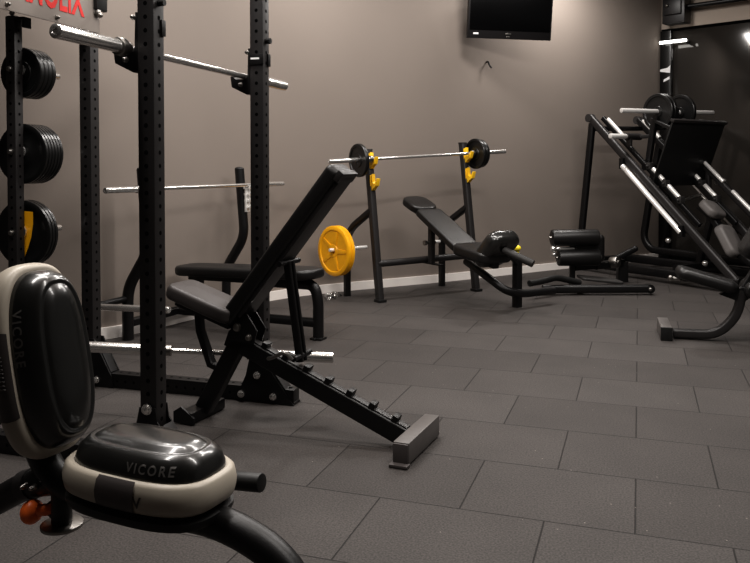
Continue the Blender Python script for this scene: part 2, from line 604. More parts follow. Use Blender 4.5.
def put_plate(o, c, axis, spin=0.0):
    o.matrix_world = frame(c, axis) @ Matrix.Rotation(spin, 4, 'Z')

# ------------------------------------------------------------------ power rack
def bolt(mb, c, nrm, r=0.016, mi=0):
    m = frame(c, nrm)
    mb.lathe(m, [(r * 1.25, 0), (r * 1.25, .004), (r, .005), (r, .014), (r * .6, .019), (r * .1, .02)], 10, mi)

def upright_mesh(w, h, z0, holes, r, top=0.0):
    mb = MB()
    mb.box((0, 0, h / 2), (w, w, h), None, 0.006)
    e = w / 2 + 0.0006
    z = z0
    while z < h - 0.03:
        for nrm in holes:
            mb.disc((nrm[0] * e, nrm[1] * e, z), nrm, r, 12, 1)
        z += 0.05
    return mb

RACK = Matrix.Translation((-0.836, 2.914, 0)) @ Matrix.Rotation(R(-17.33), 4, 'Z')
rack = thing('power_rack', 'tall black perforated steel power rack with a red-lettered grey sign', 'rack', (-0.836, 2.914, 0), -17.33)
cor = [(0, 0), (0, .923), (-.98, .923), (-.98, 0)]
for x, y in cor:
    o = obj('upright', upright_mesh(0.07, 2.40, 0.2, ((1, 0, 0), (-1, 0, 0), (0, 1, 0), (0, -1, 0)), 0.0085), ['steel_soft', 'hole'], rack)
    o.location = (x, y, 0)
for y in (0, .923):
    mb = MB()
    mb.box((-.44, y, .0375), (1.26, .07, .075), None, .005)
    for k in range(17):
        mb.disc((-.9 + .05 * k, y, .0757), (0, 0, 1), .008, 10, 1)
        mb.disc((-.9 + .05 * k, y - .0357, .0375), (0, -1, 0), .007, 10, 1)
    obj('base_beam', mb, ['steel', 'hole'], rack)
    mb = MB(); mb.box((-.5, y, 2.36), (.93, .06, .07), None, .005)
    obj('top_beam', mb, 'steel', rack)
mb = MB(); mb.box((-.98, .4615, .0375), (.07, .85, .075), None, .005)
obj('rear_beam', mb, 'steel', rack)
mb = MB(); mb.box((-.98, .4615, 2.36), (.06, .853, .07), None, .005)
obj('top_beam', mb, 'steel', rack)
mb = MB(); mb.box((0, .4615, 2.36), (.06, .853, .07), None, .005)
obj('top_beam', mb, 'steel', rack)
for (x, y), sx in zip(cor, (1, 1, -1, -1)):
    for s in (-1, 1):
        mb = MB()
        pts = [(-.12, 0.002), (.195, 0.002), (.17, .03), (.04, .2), (.034, .25), (-.034, .25), (-.06, .13)] if sx > 0 else [(-.07, .002), (.16, .002), (.15, .06), (.045, .25), (-.036, .25), (-.05, .06)]
        mb.prism(pts, Matrix.Translation((x, y + s * .0385, 0)) @ Matrix.Rotation(PI / 2, 4, 'X'), .006, .001)
        obj('gusset_plate', mb, 'steel', rack)
        mb = MB()
        for bx, bz in (((0, .135), (-.085, .037), (.085, .037)) if sx > 0 else ((-.01, .225), (-.005, .13), (.06, .037))):
            bolt(mb, (x + bx, y + s * .0418, bz), (0, s, 0), .015)
        if (x, y) == (0, 0):
            bolt(mb, (x, y + s * .0418, .245), (0, s, 0), .017)
        obj('bolt', mb, 'chrome', rack)
    if sx > 0:
        mb = MB(); mb.rect([(x + .06, y, .185), (x + .19, y, .012)], .068, .006, (0, 1, 0)); bolt(mb, (x + .15, y, .07), (.8, 0, .6), .009)
        obj('gusset_flange', mb, 'steel_soft', rack)
    else:
        mb = MB(); mb.rect([(x + .06, y, .22), (x + .135, y, .078)], .06, .01, (0, 1, 0))
        obj('gusset_flange', mb, 'steel', rack)
# hooks holding the bar
for y in (0, .923):
    mb = MB()
    pts = [(-.0362, 1.72), (-.0362, 1.50), (-.055, 1.497), (-.135, 1.535), (-.142, 1.585), (-.128, 1.59), (-.115, 1.5705), (-.048, 1.5705), (-.046, 1.72)]
    mb.prism(pts, Matrix.Translation((0, y - .0, 0)) @ Matrix.Rotation(PI / 2, 4, 'X'), .062, .002)
    if y:
        mb.box((0, y - .039, 1.665), (.078, .007, .05), None, .002)
    mb.box((0.039, y + .022, 1.665), (.008, .026, .06), None, .002)
    h = obj('bar_hook', mb, 'steel', rack)
    mb = MB()
    bolt(mb, (-.085, y - .031, 1.545), (0, -1, 0), .009)
    bolt(mb, (-.05, y - .031, 1.7), (0, -1, 0), .008)
    mb.cyl((-.1, y - .033, 1.60), (-.1, y - .028, 1.60), .006)
    obj('rivet', mb, 'dull', h)
mb = MB(); mb.box((-.004, .923 - .0432, 1.668), (.045, .0012, .009), None, 0)
obj('hook_label', mb, 'tag', rack, label='small white label strip')
mb = MB(); mb.cyl((.035, 0, 1.755), (.06, 0, 1.755), .012); mb.cyl((.035, .923, 1.755), (.06, .923, 1.755), .014)
obj('pin', mb, 'steel', rack)
# sign
mb = MB(); mb.box((-.937, .4615, 2.04), (.008, .98, .39), None, .002)
sg = obj('name_sign', mb, 'sign', rack, label='grey sign board with red capital letters')
TM = Matrix.Translation((-.9320, .585, 1.972)) @ Matrix(((0, 0, 1, 0), (1, 0, 0, 0), (0, 1, 0, 0), (0, 0, 0, 1)))
text_obj('sign_lettering', 'AMOLIX', 0.20, TM, 'red', sg, 0.001, 1.04, 0.62)
mb = MB()
bolt(mb, (-.93, .925, 1.95), (1, 0, 0), .02); mb.sphere((-.91, .925, 1.935), .014)
bolt(mb, (-.932, .30, 1.87), (1, 0, 0), .009); bolt(mb, (-.932, .06, 1.87), (1, 0, 0), .009); bolt(mb, (-.932, .62, 1.87), (1, 0, 0), .009)
obj('sign_bolt', mb, 'dull', rack)
mb = MB(); mb.box((-.925, .945, 2.06), (.03, .09, .2), None, .01)
obj('sign_clamp', mb, 'steel', rack)

def rp(x, y, z):
    return RACK @ V((x, y, z))
barbell('barbell', 'chrome barbell resting on the black rack hooks', rp(-.066, -.44, 1.585), rp(-.066, 1.365, 1.585), .014, .0245, .36, .37, collar=.034)
barbell('barbell', 'short chrome barbell low inside the power rack behind the front post', (-1.335, 3.54, .325), (-.192, 3.60, .258), .0125, .025, .37, .37, collar=.034)
# rests for the low bar, reaching in from the uprights
RI = RACK.inverted()
for (ux, uy), t in (((0, 0), .282), ((0, .923), .70)):
    w_ = V((-1.335, 3.54, .325)).lerp(V((-.192, 3.60, .258)), t)
    q_ = RI @ w_
    sgn = 1 if uy == 0 else -1
    mb = MB()
    mb.box((ux - .005, uy + sgn * .041, q_.z - .03), (.06, .012, .09), None, .002)
    mb.rect([(ux - .005, uy + sgn * .04, q_.z - .026), (q_.x, q_.y, q_.z - .026)], .022, .02, (0, 0, 1), rc=.003)
    mb.box((q_.x, q_.y, q_.z - .014), (.03, .03, .006), None, .001)
    obj('low_bar_rest', mb, 'steel', rack)

# ------------------------------------------------------------------ plate storage post
PX = (-1.737, 3.76, 0)
PM = Matrix.Translation(PX) @ Matrix.Rotation(R(-17.33), 4, 'Z')
post = thing('plate_storage_post', 'black perforated storage post with chrome pegs at the left edge', 'storage post', PX, -17.33)
o = obj('post', upright_mesh(0.054, 1.87, 0.15, ((1, 0, 0), (0, -1, 0)), 0.007), ['steel_soft', 'hole'], post)
mb = MB(); mb.box((0, 0, .03), (.5, .06, .06)); mb.box((-.0, .2, .03), (.06, .5, .06))
obj('base', mb, 'steel', post)
mb = MB(); mb.box((.03, 0, 1.855), (.10, .05, .012), None, .002); mb.box((.075, 0, 1.835), (.012, .05, .05), None, .002)
obj('top_bracket', mb, 'steel', post)
mb = MB(); mb.sphere((0, -.01, 1.885), .013); mb.cyl((0, -.01, 1.86), (0, -.01, 1.88), .006)
obj('bolt', mb, 'dull', post)
pegz = (1.615, 1.22, .83)
for z in pegz:
    mb = MB(); mb.cyl((0, .0275, z), (0, .31, z), .0165, bev=.004); mb.cyl((0, .027, z), (0, .036, z), .032)
    obj('peg', mb, 'chrome', post)
    mb = MB(); bolt(mb, (0, -.0275, z), (0, -1, 0), .012)
    obj('bolt', mb, 'dull', post)
ordinal = ['first', 'second', 'third', 'fourth', 'fifth', 'sixth']
for (pz, r, t, n, where) in ((pegz[0], .122, .026, 4, 'top'), (pegz[1], .147, .0195, 6, 'middle'), (pegz[2], .163, .0195, 3, 'bottom')):
    proto = None
    y0 = .04
    for k in range(n):
        c = PM @ V((0, y0 + t / 2 + k * (t + .0015), pz - (.0095)))
        nm = 'outermost' if k == n - 1 else ('innermost' if k == 0 else None)
        lab = ('%s black plate on the %s peg of the left storage post' % (nm, where)) if nm else ('%s black plate counted from the post on the %s peg of the left storage post' % (ordinal[k], where))
        ax = (PM.to_3x3() @ V((0, 1, 0)))
        if proto is None:
            if where == 'bottom':
                proto = obj('weight_plate', plate_mesh(r, t, t * .5 + .0006), ['plate', 'yellow'])
                lab = 'innermost black plate with yellow wedges on the bottom peg of the left storage post'
            else:
                proto = obj('weight_plate', plate_mesh(r, t), ['plate'])
            p = proto
        else:
            p = proto.copy(); col.objects.link(p)
            if where == 'bottom':
                if k == 1:
                    plain = p
                    p.data = plate_mesh_plain = bpy.data.meshes.new('weight_plate')
                    b_ = plate_mesh(r, t).bm; bmesh.ops.recalc_face_normals(b_, faces=b_.faces); b_.to_mesh(p.data); b_.free()
                    p.data.materials.append(M['plate']); p.data.set_sharp_from_angle(angle=.7)
                else:
                    p.data = plain.data
        tag(p, lab, 'weight plate', 'black plates on the %s peg of the storage post' % where)
        put_plate(p, c, ax, R(0) if where == 'bottom' else 0)

# ------------------------------------------------------------------ flat bench press station
def ry(a):
    return Matrix.Rotation(R(a), 4, 'Y')
FB = (-0.404, 5.155, 0)
FM = Matrix.Translation(FB) @ Matrix.Rotation(R(-24), 4, 'Z')
fb = thing('flat_bench_press', 'black flat bench press station with bent posts behind the power rack', 'bench', FB, -24)
mb = MB(); mb.pad(Matrix.Translation((-.522, 0, .425)) @ ry(-1.5), .565, .14, .034, .10, .026, crown=.004, n=8)
obj('bench_pad', mb, 'vinyl', fb)
mb = MB(); mb.rect([(-1.0, 0, .365), (-.12, 0, .37)], .07, .045, (0, 1, 0))
obj('pad_rail', mb, 'steel', fb)
mb = MB(); mb.tube([(-.35, 0, .362), (.0, 0, .362), (.03, 0, .26), (.03, 0, .012)], .036, .13, 16)
lg = obj('leg', mb, 'steel', fb)
mb = MB(); mb.box((.03, 0, .008), (.085, .085, .016), None, .004); bolt(mb, (.03, -.043, .012), (0, -1, 0), .006)
obj('foot', mb, 'rubber', lg)
mb = MB(); mb.tube([(.02, 0, .11), (-1.12, 0, .11)], .032)
obj('floor_beam', mb, 'steel', fb)
mb = MB(); mb.rect([(-.93, 0, .35), (-.95, 0, .11)], .06, .05, (0, 1, 0))
obj('pad_support', mb, 'steel', fb)
for y in (-.52, .60):
    mb = MB(); mb.tube([(-.99, y, 1.13), (-.945, y, .60), (-1.12, y, .34), (-1.12, y, .0)], .037, .09, 16)
    up = obj('upright', mb, 'steel', fb)
    mb = MB()
    mb.box((-.917, y, .895), (.012, .06, .2), ry(0), .002)
    for k in range(4):
        zz = .985 - .05 * k
        mb.prism([(0, .008), (.05, .0), (.062, .02), (.068, .02), (.058, -.012), (0, -.012)], Matrix.Translation((-.945, y, zz)) @ Matrix.Rotation(PI / 2, 4, 'X'), .03, .001)
    obj('bar_catch', mb, 'sheen_steel', up)
    mb = MB(); mb.sphere((-.99, y, 1.132), .036, (1, 1, .4))
    obj('cap', mb, 'rubber', up)
mb = MB(); mb.rect([(-1.12, -.52, .11), (-1.12, .60, .11)], .05, .06, (0, 0, 1))
obj('cross_beam', mb, 'steel', fb)
mb = MB()
mb.cyl((-1.30, -.845, .27), (-1.12, -.835, .272), .010); mb.cyl((-1.13, -.837, .272), (-.56, -.79, .285), .021, bev=.004)
obj('weight_peg', mb, 'chrome', fb)
mb = MB(); mb.tube([(-1.12, -.52, .275), (-1.12, -.84, .272)], .022)
obj('peg_bracket', mb, 'steel', fb)
def fp(x, y, z):
    return FM @ V((x, y, z))
barbell('barbell', 'chrome barbell resting on the flat bench press posts behind the rack', fp(-.905, -.95, 1.005), fp(-.905, 1.12, 1.005), .014, .0195, .30, .34, collar=.024)

# ------------------------------------------------------------------ adjustable bench in the middle
AB = (-0.798, 3.54, 0)
ab = thing('adjustable_bench', 'black adjustable bench with raised backrest and ladder beam in the middle of the floor', 'bench', AB, -23.15)
nrm = (0, 1, 0)
mb = MB(); mb.rect([(.16, 0, .385), (1.035, 0, .035)], .06, .078, nrm)
bm_ = obj('ladder_beam', mb, 'steel', ab)
bd = V((.875, 0, -.35)).normalized(); bn = V((.35, 0, .875)).normalized()
mb = MB()
c0, c1 = V((.26, 0, .345)) + bn * .042, V((1.0, 0, .049)) + bn * .042
mb.rect([c0, c1], .04, .005, nrm, rc=.001)
obj('ladder_strip', mb, 'steel_soft', bm_, label='grey strip along the top of the beam')
for k in range(7):
    t = .331 + k * .1022
    p = V((t, 0, .385 - (t - .16) * .4)) + bn * .04
    mb = MB(); mb.box((0, 0, .011), (.026, .05, .03), frame(p, bn, (0, 1, 0)) @ Matrix.Rotation(PI / 2, 4, 'Z'), .004)
    obj('ladder_peg', mb, 'steel', bm_)
mb = MB(); mb.rect([(.235, 0, .41), (.02, 0, .045)], .06, .075, nrm)
obj('front_leg', mb, 'steel', ab)
mb = MB()
mb.box((.0, 0.01, .03), (.075, .26, .05), None, .006)
mb.prism([(-.06, -.03), (.05, -.03), (.05, .0), (-.02, .045), (-.06, .02)], Matrix.Translation((0, -.118, .035)) @ Matrix.Rotation(PI / 2, 4, 'X'), .012, .002)
obj('front_foot', mb, 'steel', ab)
mb = MB()
mb.box((1.055, -.0, .049), (.066, .37, .085), None, .006)
ff = obj('rear_foot', mb, 'foot_grey', ab)
mb = MB(); mb.box((1.055, -.189, .047), (.062, .008, .08), None, .003); mb.box((1.055, -.20, .008), (.075, .04, .012), None, .003)
obj('foot_cap', mb, 'insert', ff, label='grey end cap with rubber tab')
# backrest
u = V((.627, 0, .778)).normalized(); w = V((-.778, 0, .627)).normalized()
def pf(c, u, w):
    m = Matrix((u, w.cross(u), w)).transposed().to_4x4(); m.translation = V(c); return m
bc = V((.138, 0, .470)) + u * .45
T = pf(bc - w * .028, u, w)
mb = MB(); mb.pad(T, .44, .078, .034, .03, .02, crown=.003)
bk = obj('backrest', mb, 'vinyl', ab)
mb = MB()
Tf = pf(bc - w * .074 + u * .01, u, w)
mb.box((0.02, 0, 0.01), (.80, .12, .03), Tf, .006)
mb.box((0.41, 0, .01), (.05, .15, .03), Tf, .006)
obj('backrest_frame', mb, 'steel_soft', bk)
# seat
su = V((.34, 0, -.105)).normalized(); sw = V((.105, 0, .34)).normalized()
mb = MB(); mb.pad(pf(V((.05, 0, .566)) - sw * .03, su, sw), .18, .105, .034, .05, .022, crown=.006)
st = obj('seat', mb, 'seat_grey', ab)
mb = MB(); mb.box((.0, 0, -.075), (.30, .12, .03), pf(V((.07, 0, .56)), su, sw), .004)
obj('seat_frame', mb, 'steel', st)
mb = MB(); mb.rect([(-.01, 0, .50), (.0, 0, .40), (.06, 0, .25), (.115, 0, .235)], .045, .03, nrm)
obj('seat_strut', mb, 'steel', ab)
mb = MB()
for s in (-1, 1):
    mb.rect([(.463, s * .016, .735), (.525, s * .016, .31)], .018, .034, nrm)
mb.cyl((.463, -.085, .735), (.463, .085, .735), .012); mb.cyl((.525, -.075, .335), (.525, .075, .335), .013)
obj('back_strut', mb, 'steel', ab)
mb = MB(); mb.tube([(.525, -.085, .335), (.50, -.10, .37), (.43, -.10, .335), (.41, -.09, .33)], .008, .02, 8)
obj('strut_handle', mb, 'dull', ab)
mb = MB()
for s in (-1, 1):
    bolt(mb, (.225, s * .04, .44), (0, s, 0), .016); bolt(mb, (.285, s * .04, .40), (0, s, 0), .013)
mb.cyl((.225, -.05, .44), (.225, .05, .44), .018)
obj('pivot_bolt', mb, 'dull', ab)
mb = MB(); mb.prism([(-.06, -.05), (.07, -.06), (.09, .0), (.04, .07), (-.03, .05)], Matrix.Translation((.235, .036, .43)) @ Matrix.Rotation(PI / 2, 4, 'X'), .008, .001)
mb.prism([(-.06, -.05), (.07, -.06), (.09, .0), (.04, .07), (-.03, .05)], Matrix.Translation((.235, -.036, .43)) @ Matrix.Rotation(PI / 2, 4, 'X'), .008, .001)
obj('pivot_plate', mb, 'steel', ab)

# ------------------------------------------------------------------ padded machine seat in the foreground
CH = (-0.519, 1.74, 0)
CM = Matrix.Translation(CH) @ Matrix.Rotation(R(-24), 4, 'Z')
ch = thing('machine_seat', 'glossy black exercise machine seat with cream rim in the near left corner', 'exercise machine', CH, -24)
def sup(hx, hy, p, n=64, a0=0.0, a1=2 * PI):
    out = []
    for i in range(n):
        a = a0 + (a1 - a0) * i / (n if a1 - a0 > 6.28 else n - 1)
        c, s = math.cos(a), math.sin(a)
        out.append((hx * math.copysign(abs(c) ** (2 / p), c), hy * math.copysign(abs(s) ** (2 / p), s)))
    return out
def shell(mb, T, levels, p=3.2, mi=0, a0=0.0, a1=2 * PI, n=64, cap=True):
    rs = []
    for hx, hy, z in levels:
        rs.append([T @ V((x, y, z)) for x, y in sup(hx, hy, p, n, a0, a1)])
    mb.rings(rs, mi, cap, a1 - a0 > 6.28)
    return mb
def band(mb, T, levels, p, a0, a1, off=.0025, mi=0):
    rs = []
    n = 26
    for hx, hy, z in levels:
        rs.append([T @ V((x, y, z)) for x, y in sup(hx + off, hy + off, p, n, a0, a1)])
    mb.rings(rs, mi, False, False)
def seat_shell_levels(hx, hy, z0, z1):
    return [(hx - .05, hy - .05, z0), (hx - .018, hy - .018, z0 + .003), (hx - .004, hy - .004, z0 + .013), (hx, hy, z0 + .03), (hx + .001, hy + .001, (z0 + z1) / 2 + .006),
            (hx - .004, hy - .004, z1 - .008), (hx - .012, hy - .012, z1), (hx - .022, hy - .022, z1 - .002), (hx - .028, hy - .028, z1 - .018)]
def cushion_levels(hx, hy, h):
    return [(hx - .012, hy - .012, -.02), (hx, hy, .0), (hx + .002, hy + .002, .012), (hx - .001, hy - .002, .03), (hx - .008, hy - .009, .05), (hx - .018, hy - .019, h - .02),
            (hx - .027, hy - .028, h - .011), (hx - .033, hy - .034, h - .0105), (hx - .036, hy - .037, h - .0125), (hx - .040, hy - .041, h - .0105), (hx - .052, hy - .05, h - .003), (hx - .075, hy - .068, h),
            ((hx - .075) * .7, (hy - .068) * .7, h + .001), ((hx - .075) * .35, (hy - .068) * .35, h + .0015)]
ST = Matrix.Translation((.014, -.012, -.002)) @ Matrix.Rotation(R(1.0), 4, 'Y')
lv = seat_shell_levels(.197, .122, .424, .498)
mb = MB(); shell(mb, ST, lv, 3.0)
sh = obj('seat_shell', mb, 'cream', ch, 1.0)
mb = MB(); band(mb, ST, lv[1:-2], 3.0, R(264.5), R(279.5))
obj('shell_insert', mb, 'insert', sh, 1.0, 'charcoal insert on the cream rim')
mb = MB(); shell(mb, ST @ Matrix.Translation((0, 0, .412)), [(.188, .113, -.012), (.192, .117, -.004), (.192, .117, .006), (.16, .09, .014)], 3.0)
obj('shell_trim', mb, 'rubber', sh, 1.0)
CT = ST @ Matrix.Translation((0.002, 0, .476))
mb = MB(); shell(mb, CT, cushion_levels(.174, .101, .08), 3.0)
cu = obj('seat_cushion', mb, 'gloss', ch, 1.2)

def wrap_text(name, body, size, T, target, m, parent, spacing=1.15, off=.0008):
    """lettering laid onto a cushion: T's xy plane is the text plane, cast along -z"""
    me = text_verts(body, size, 0, spacing)
    bm = bmesh.new(); bm.from_mesh(me)
    for _ in range(2):
        bmesh.ops.subdivide_edges(bm, edges=[e for e in bm.edges if e.calc_length() > size * .12], cuts=1)
    bmesh.ops.triangulate(bm, faces=bm.faces)
    bm.to_mesh(me); bm.free()
    tb = bmesh.new(); tb.from_mesh(target.data)
    tree = BVHTree.FromBMesh(tb)
    d = (T.to_3x3() @ V((0, 0, -1))).normalized()
    for v in me.vertices:
        p = T @ v.co
        hit = tree.ray_cast(p, d)
        v.co = (hit[0] - d * off) if hit[0] is not None else p + d * .1
    tb.free()
    me.materials.append(M[m])
    o = bpy.data.objects.new(name, me); col.objects.link(o); o.parent = parent
    return o
# moulded brand lettering on the near side of the cushion
TT = Matrix.Translation((.098, -.30, .514)) @ Matrix.Rotation(PI / 2, 4, 'X')
wrap_text('emblem', 'V', .034, Matrix.Translation((.09, -.30, .455)) @ Matrix.Rotation(PI / 2, 4, 'X'), sh, 'insert', sh, 1.0)
wrap_text('lettering', 'VICORE', .026, TT, cu, 'gloss_text', cu, 1.35)

# backrest
bu = V((-.19, 0, .982)).normalized(); bw = V((.982, 0, .19)).normalized()      # up and facing directions
def bf(c):
    m = Matrix((bu, bw.cross(bu), bw)).transposed().to_4x4(); m.translation = V(c); return m
BC = V((-.302, -.02, .690))
BT = bf(BC)
lvb = seat_shell_levels(.228, .118, -.035, .035)
mb = MB(); shell(mb, BT, lvb, 3.0)
bs = obj('backrest_shell', mb, 'cream', ch, 1.0)
mb = MB(); band(mb, BT, lvb[1:-2], 3.0, R(78), R(112))
bi = obj('shell_insert', mb, 'insert', bs, 1.0, 'charcoal ribbed insert on the cream rim')
mb = MB()
for k in range(9):
    x = -.045 + k * .009
    mb.box((x, .1205, .002), (.003, .004, .04), BT, .001)
obj('ribs', mb, 'gloss_text', bi)
BK = bf(BC + bw * .022 + bu * .0)
mb = MB(); shell(mb, BK, cushion_levels(.207, .098, .085), 2.7)
bc_ = obj('backrest_cushion', mb, 'gloss', ch, 1.2)
# its side faces the camera: text runs down the near side
side = bw.cross(bu) * 1.0
TX = -bu; TY = None
near = V((0, -1, 0))
TZ = near
TY = TZ.cross(TX)
TB = Matrix((TX, TY, TZ)).transposed().to_4x4(); TB.translation = BC + bu * .06 + bw * .052 + near * .3
wrap_text('lettering', 'VICORE', .03, TB, bc_, 'gloss_text', bc_, 1.3)

# frame tubes
mb = MB(); mb.tube([(-.35, 0, .60), (-.335, 0, .48), (-.27, 0, .39), (-.16, 0, .378), (.22, 0, .385), (.37, 0, .33), (.46, 0, .16), (.50, 0, .0)], .036, .12, 20)
obj('spine_tube', mb, 'steel', ch)
mb = MB(); mb.tube([(-.25, .0, .40), (-.36, .0, .372), (-.60, .0, .235), (-.95, 0, .03)], .034, .12, 20)
rl = obj('rear_leg_tube', mb, 'steel', ch)
mb = MB(); mb.tube([(-.345, 0, .3745), (-.375, 0, .364)], .0375)
obj('collar', mb, 'steel_soft', rl)
mb = MB(); bolt(mb, (-.33, -.033, .385), (0, -1, 0), .006); bolt(mb, (-.30, -.034, .388), (0, -1, 0), .006)
obj('bolt', mb, 'dull', rl)
mb = MB(); mb.cyl((.0, .2, .372), (.182, .2, .389), .0225, bev=.003); mb.cyl((.01, .2, .372), (.01, .0, .385), .022)
obj('hand_grip', mb, 'rubber', ch)
mb = MB(); mb.cyl((-.243, -.01, .30), (-.243, -.01, .40), .024, bev=.004); mb.cyl((-.243, -.01, .31), (-.285, -.01, .335), .016)
ad = obj('adjuster_stem', mb, 'steel', ch)
mb = MB(); mb.cyl((-.243, -.01, .292), (-.243, -.01, .301), .049, n=32, bev=.002)
obj('adjuster_flange', mb, 'dull', ad, label='dull silver disc')
mb = MB(); mb.sphere((-.318, -.03, .322), .029, (.85, 1, 1)); mb.cyl((-.31, -.03, .326), (-.26, -.012, .332), .014)
obj('pull_knob', mb, 'orange', ad, label='orange knob')
mb = MB(); mb.box((.03, 0, .405), (.3, .16, .02), None, .004); mb.box((-.27, -.0, .60), (.03, .14, .2), None, .004)
obj('mounting_plate', mb, 'steel', ch)
for x in (.50, -.95):
    mb = MB(); mb.box((x, 0, .02), (.07, .5, .04), None, .008)
    obj('floor_bar', mb, 'steel', ch)

# ------------------------------------------------------------------ incline press station by the back wall
IB = (0.0424, 6.572, 0)
IM = Matrix.Translation(IB) @ Matrix.Rotation(R(33.26), 4, 'Z')
II = IM.inverted()
ib = thing('incline_bench_press', 'black incline bench press station with yellow bar hooks by the back wall', 'bench', IB, 33.26)
def il(x, y, z):
    return II @ V((x, y, z))
W = 1.065
tops = (1.29, 1.365)
lean = .19 / 1.3
for x, top in ((0, tops[0]), (W, tops[1])):
    mb = MB(); mb.rect([(x, 0, 0), (x, lean * top, top)], .06, .065, (1, 0, 0), rc=.014)
    up = obj('upright', mb, 'steel_soft', ib)
    mb = MB(); mb.box((x, lean * top, top + .004), (.06, .062, .012), None, .004); mb.box((x, -.005, .012), (.075, .085, .024), None, .004)
    obj('end_cap', mb, 'rubber', up)
    mb = MB(); mb.rect([(x, lean * .78, .78), (x - .07, .33, .62), (x - .07, .42, .52), (x - .07, .42, .0)], .055, .055, (1, 0, 0), .08, rc=.014)
    obj('rear_leg', mb, 'steel', ib)
for hz in ((1.205, 1.262), (1.02, 1.075)):
    for x, z in zip((0, W), hz):
        y = lean * z
        mb = MB()
        pts = [(-.034, -.075), (-.034, .06), (-.048, .066), (-.052, .0), (-.072, -.022), (-.098, -.018), (-.118, .028), (-.132, .026), (-.112, -.036), (-.08, -.046), (-.055, -.075)]
        T = Matrix.Translation((x, y, z)) @ Matrix(((0, 0, 1, 0), (1, 0, 0, 0), (0, 1, 0, 0), (0, 0, 0, 1)))
        mb.prism(pts, T, .034, .003)
        mb.box((x, y - .031, z - .005), (.05, .012, .12), None, .003)
        obj('bar_hook', mb, 'hook_yellow', ib, label='yellow bar hook')
mb = MB(); mb.tube([(0, .04, .32), (W, .04, .33)], .03)
obj('cross_beam', mb, 'steel_soft', ib)
PK = Matrix.Translation((-.105, .40, .43)) @ Matrix.Rotation(R(8), 4, 'Z')
mb = MB(); mb.cyl(PK @ V((-.22, -.06, 0)), PK @ V((.20, -.06, 0)), .0165, bev=.004); mb.box((-.07, .375, .43), (.06, .09, .05), None, .004)
obj('storage_peg', mb, 'sheen_steel', ib)
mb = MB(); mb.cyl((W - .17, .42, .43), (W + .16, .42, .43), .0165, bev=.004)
obj('storage_peg', mb, 'sheen_steel', ib)
# pads: a runs from the wall towards the room along -y
cx = W / 2
def pa(a, z, x=0.0):
    return V((cx + x, -a - .06, z - .022))
def padm(p, q):
    """frame whose x runs p->q in the bench's middle plane and whose z faces up"""
    u = (q - p).normalized(); y = V((1, 0, 0)); z = u.cross(y)
    if z.z < 0:
        y = -y; z = u.cross(y)
    m = Matrix((u, y, z)).transposed().to_4x4(); m.translation = (p + q) / 2
    return m
p, q = pa(-.10, .775), pa(.44, .49)
mb = MB(); mb.pad(padm(p, q), (q - p).length / 2, .135, .03, .03, .016)
obj('back_pad', mb, 'vinyl', ib)
p, q = pa(-.345, .875), pa(-.095, .775)
mb = MB(); mb.pad(padm(p, q), (q - p).length / 2, .135, .033, .09, .02)
obj('head_pad', mb, 'vinyl', ib)
p, q = pa(.42, .50), pa(.84, .445)
mb = MB(); mb.pad(padm(p, q), (q - p).length / 2, .17, .045, .08, .03, crown=.02)
obj('seat_pad', mb, 'vinyl', ib)
p, q = pa(.70, .42), pa(.90, .62)
mb = MB(); mb.pad(padm(p, q), (q - p).length / 2 + .04, .15, .065, .09, .05)
obj('front_pad', mb, 'gloss', ib)
mb = MB(); mb.rect([pa(-.3, .79), pa(-.05, .70), pa(.45, .435), pa(.80, .385)], .06, .05, (1, 0, 0))
obj('pad_rail', mb, 'steel', ib)
mb = MB(); mb.rect([pa(-.04, .70), pa(-.04, .32)], .05, .05, (1, 0, 0))
obj('pad_support', mb, 'steel_soft', ib)
mb = MB(); mb.cyl(pa(-.05, .50, -.06), pa(-.05, .50, .05), .014); mb.cyl(pa(-.05, .50, -.075), pa(-.05, .50, -.05), .022)
obj('adjuster_pin', mb, 'dull', ib)
mb = MB(); mb.rect([pa(-.04, .32), pa(-.04, .31)], .05, .3, (1, 0, 0)); 
mb.tube([il(.78, 6.62, .34), il(.93, 6.30, .24), il(1.05, 6.2, .15), il(1.20, 6.30, .115), il(1.50, 6.50, .11)], .033, .1)
obj('floor_tube', mb, 'steel', ib)
mb = MB(); mb.rect([il(1.162, 6.337, 0), il(1.162, 6.337, .425)], .062, .062, (1, 0, 0))
fp_ = obj('front_post', mb, 'steel', ib)
mb = MB(); mb.cyl(il(1.162, 6.337, .425), il(1.162, 6.337, .465), .014); mb.sphere(il(1.162, 6.337, .482), .028, (1.1, 1.1, .9))
obj('pull_knob', mb, 'bright_yellow', fp_, label='bright yellow knob')
mb = MB(); mb.cyl(il(1.00, 6.05, .50), il(1.21, 5.93, .405), .03, bev=.004)
hg = obj('foam_grip', mb, 'rubber_soft', ib)
mb = MB(); mb.cyl(il(.93, 6.22, .52), il(1.01, 6.04, .495), .018); mb.tube([il(1.16, 6.33, .35), il(1.08, 6.2, .44), il(.99, 6.06, .50)], .02, .03)
obj('grip_arm', mb, 'steel', ib)

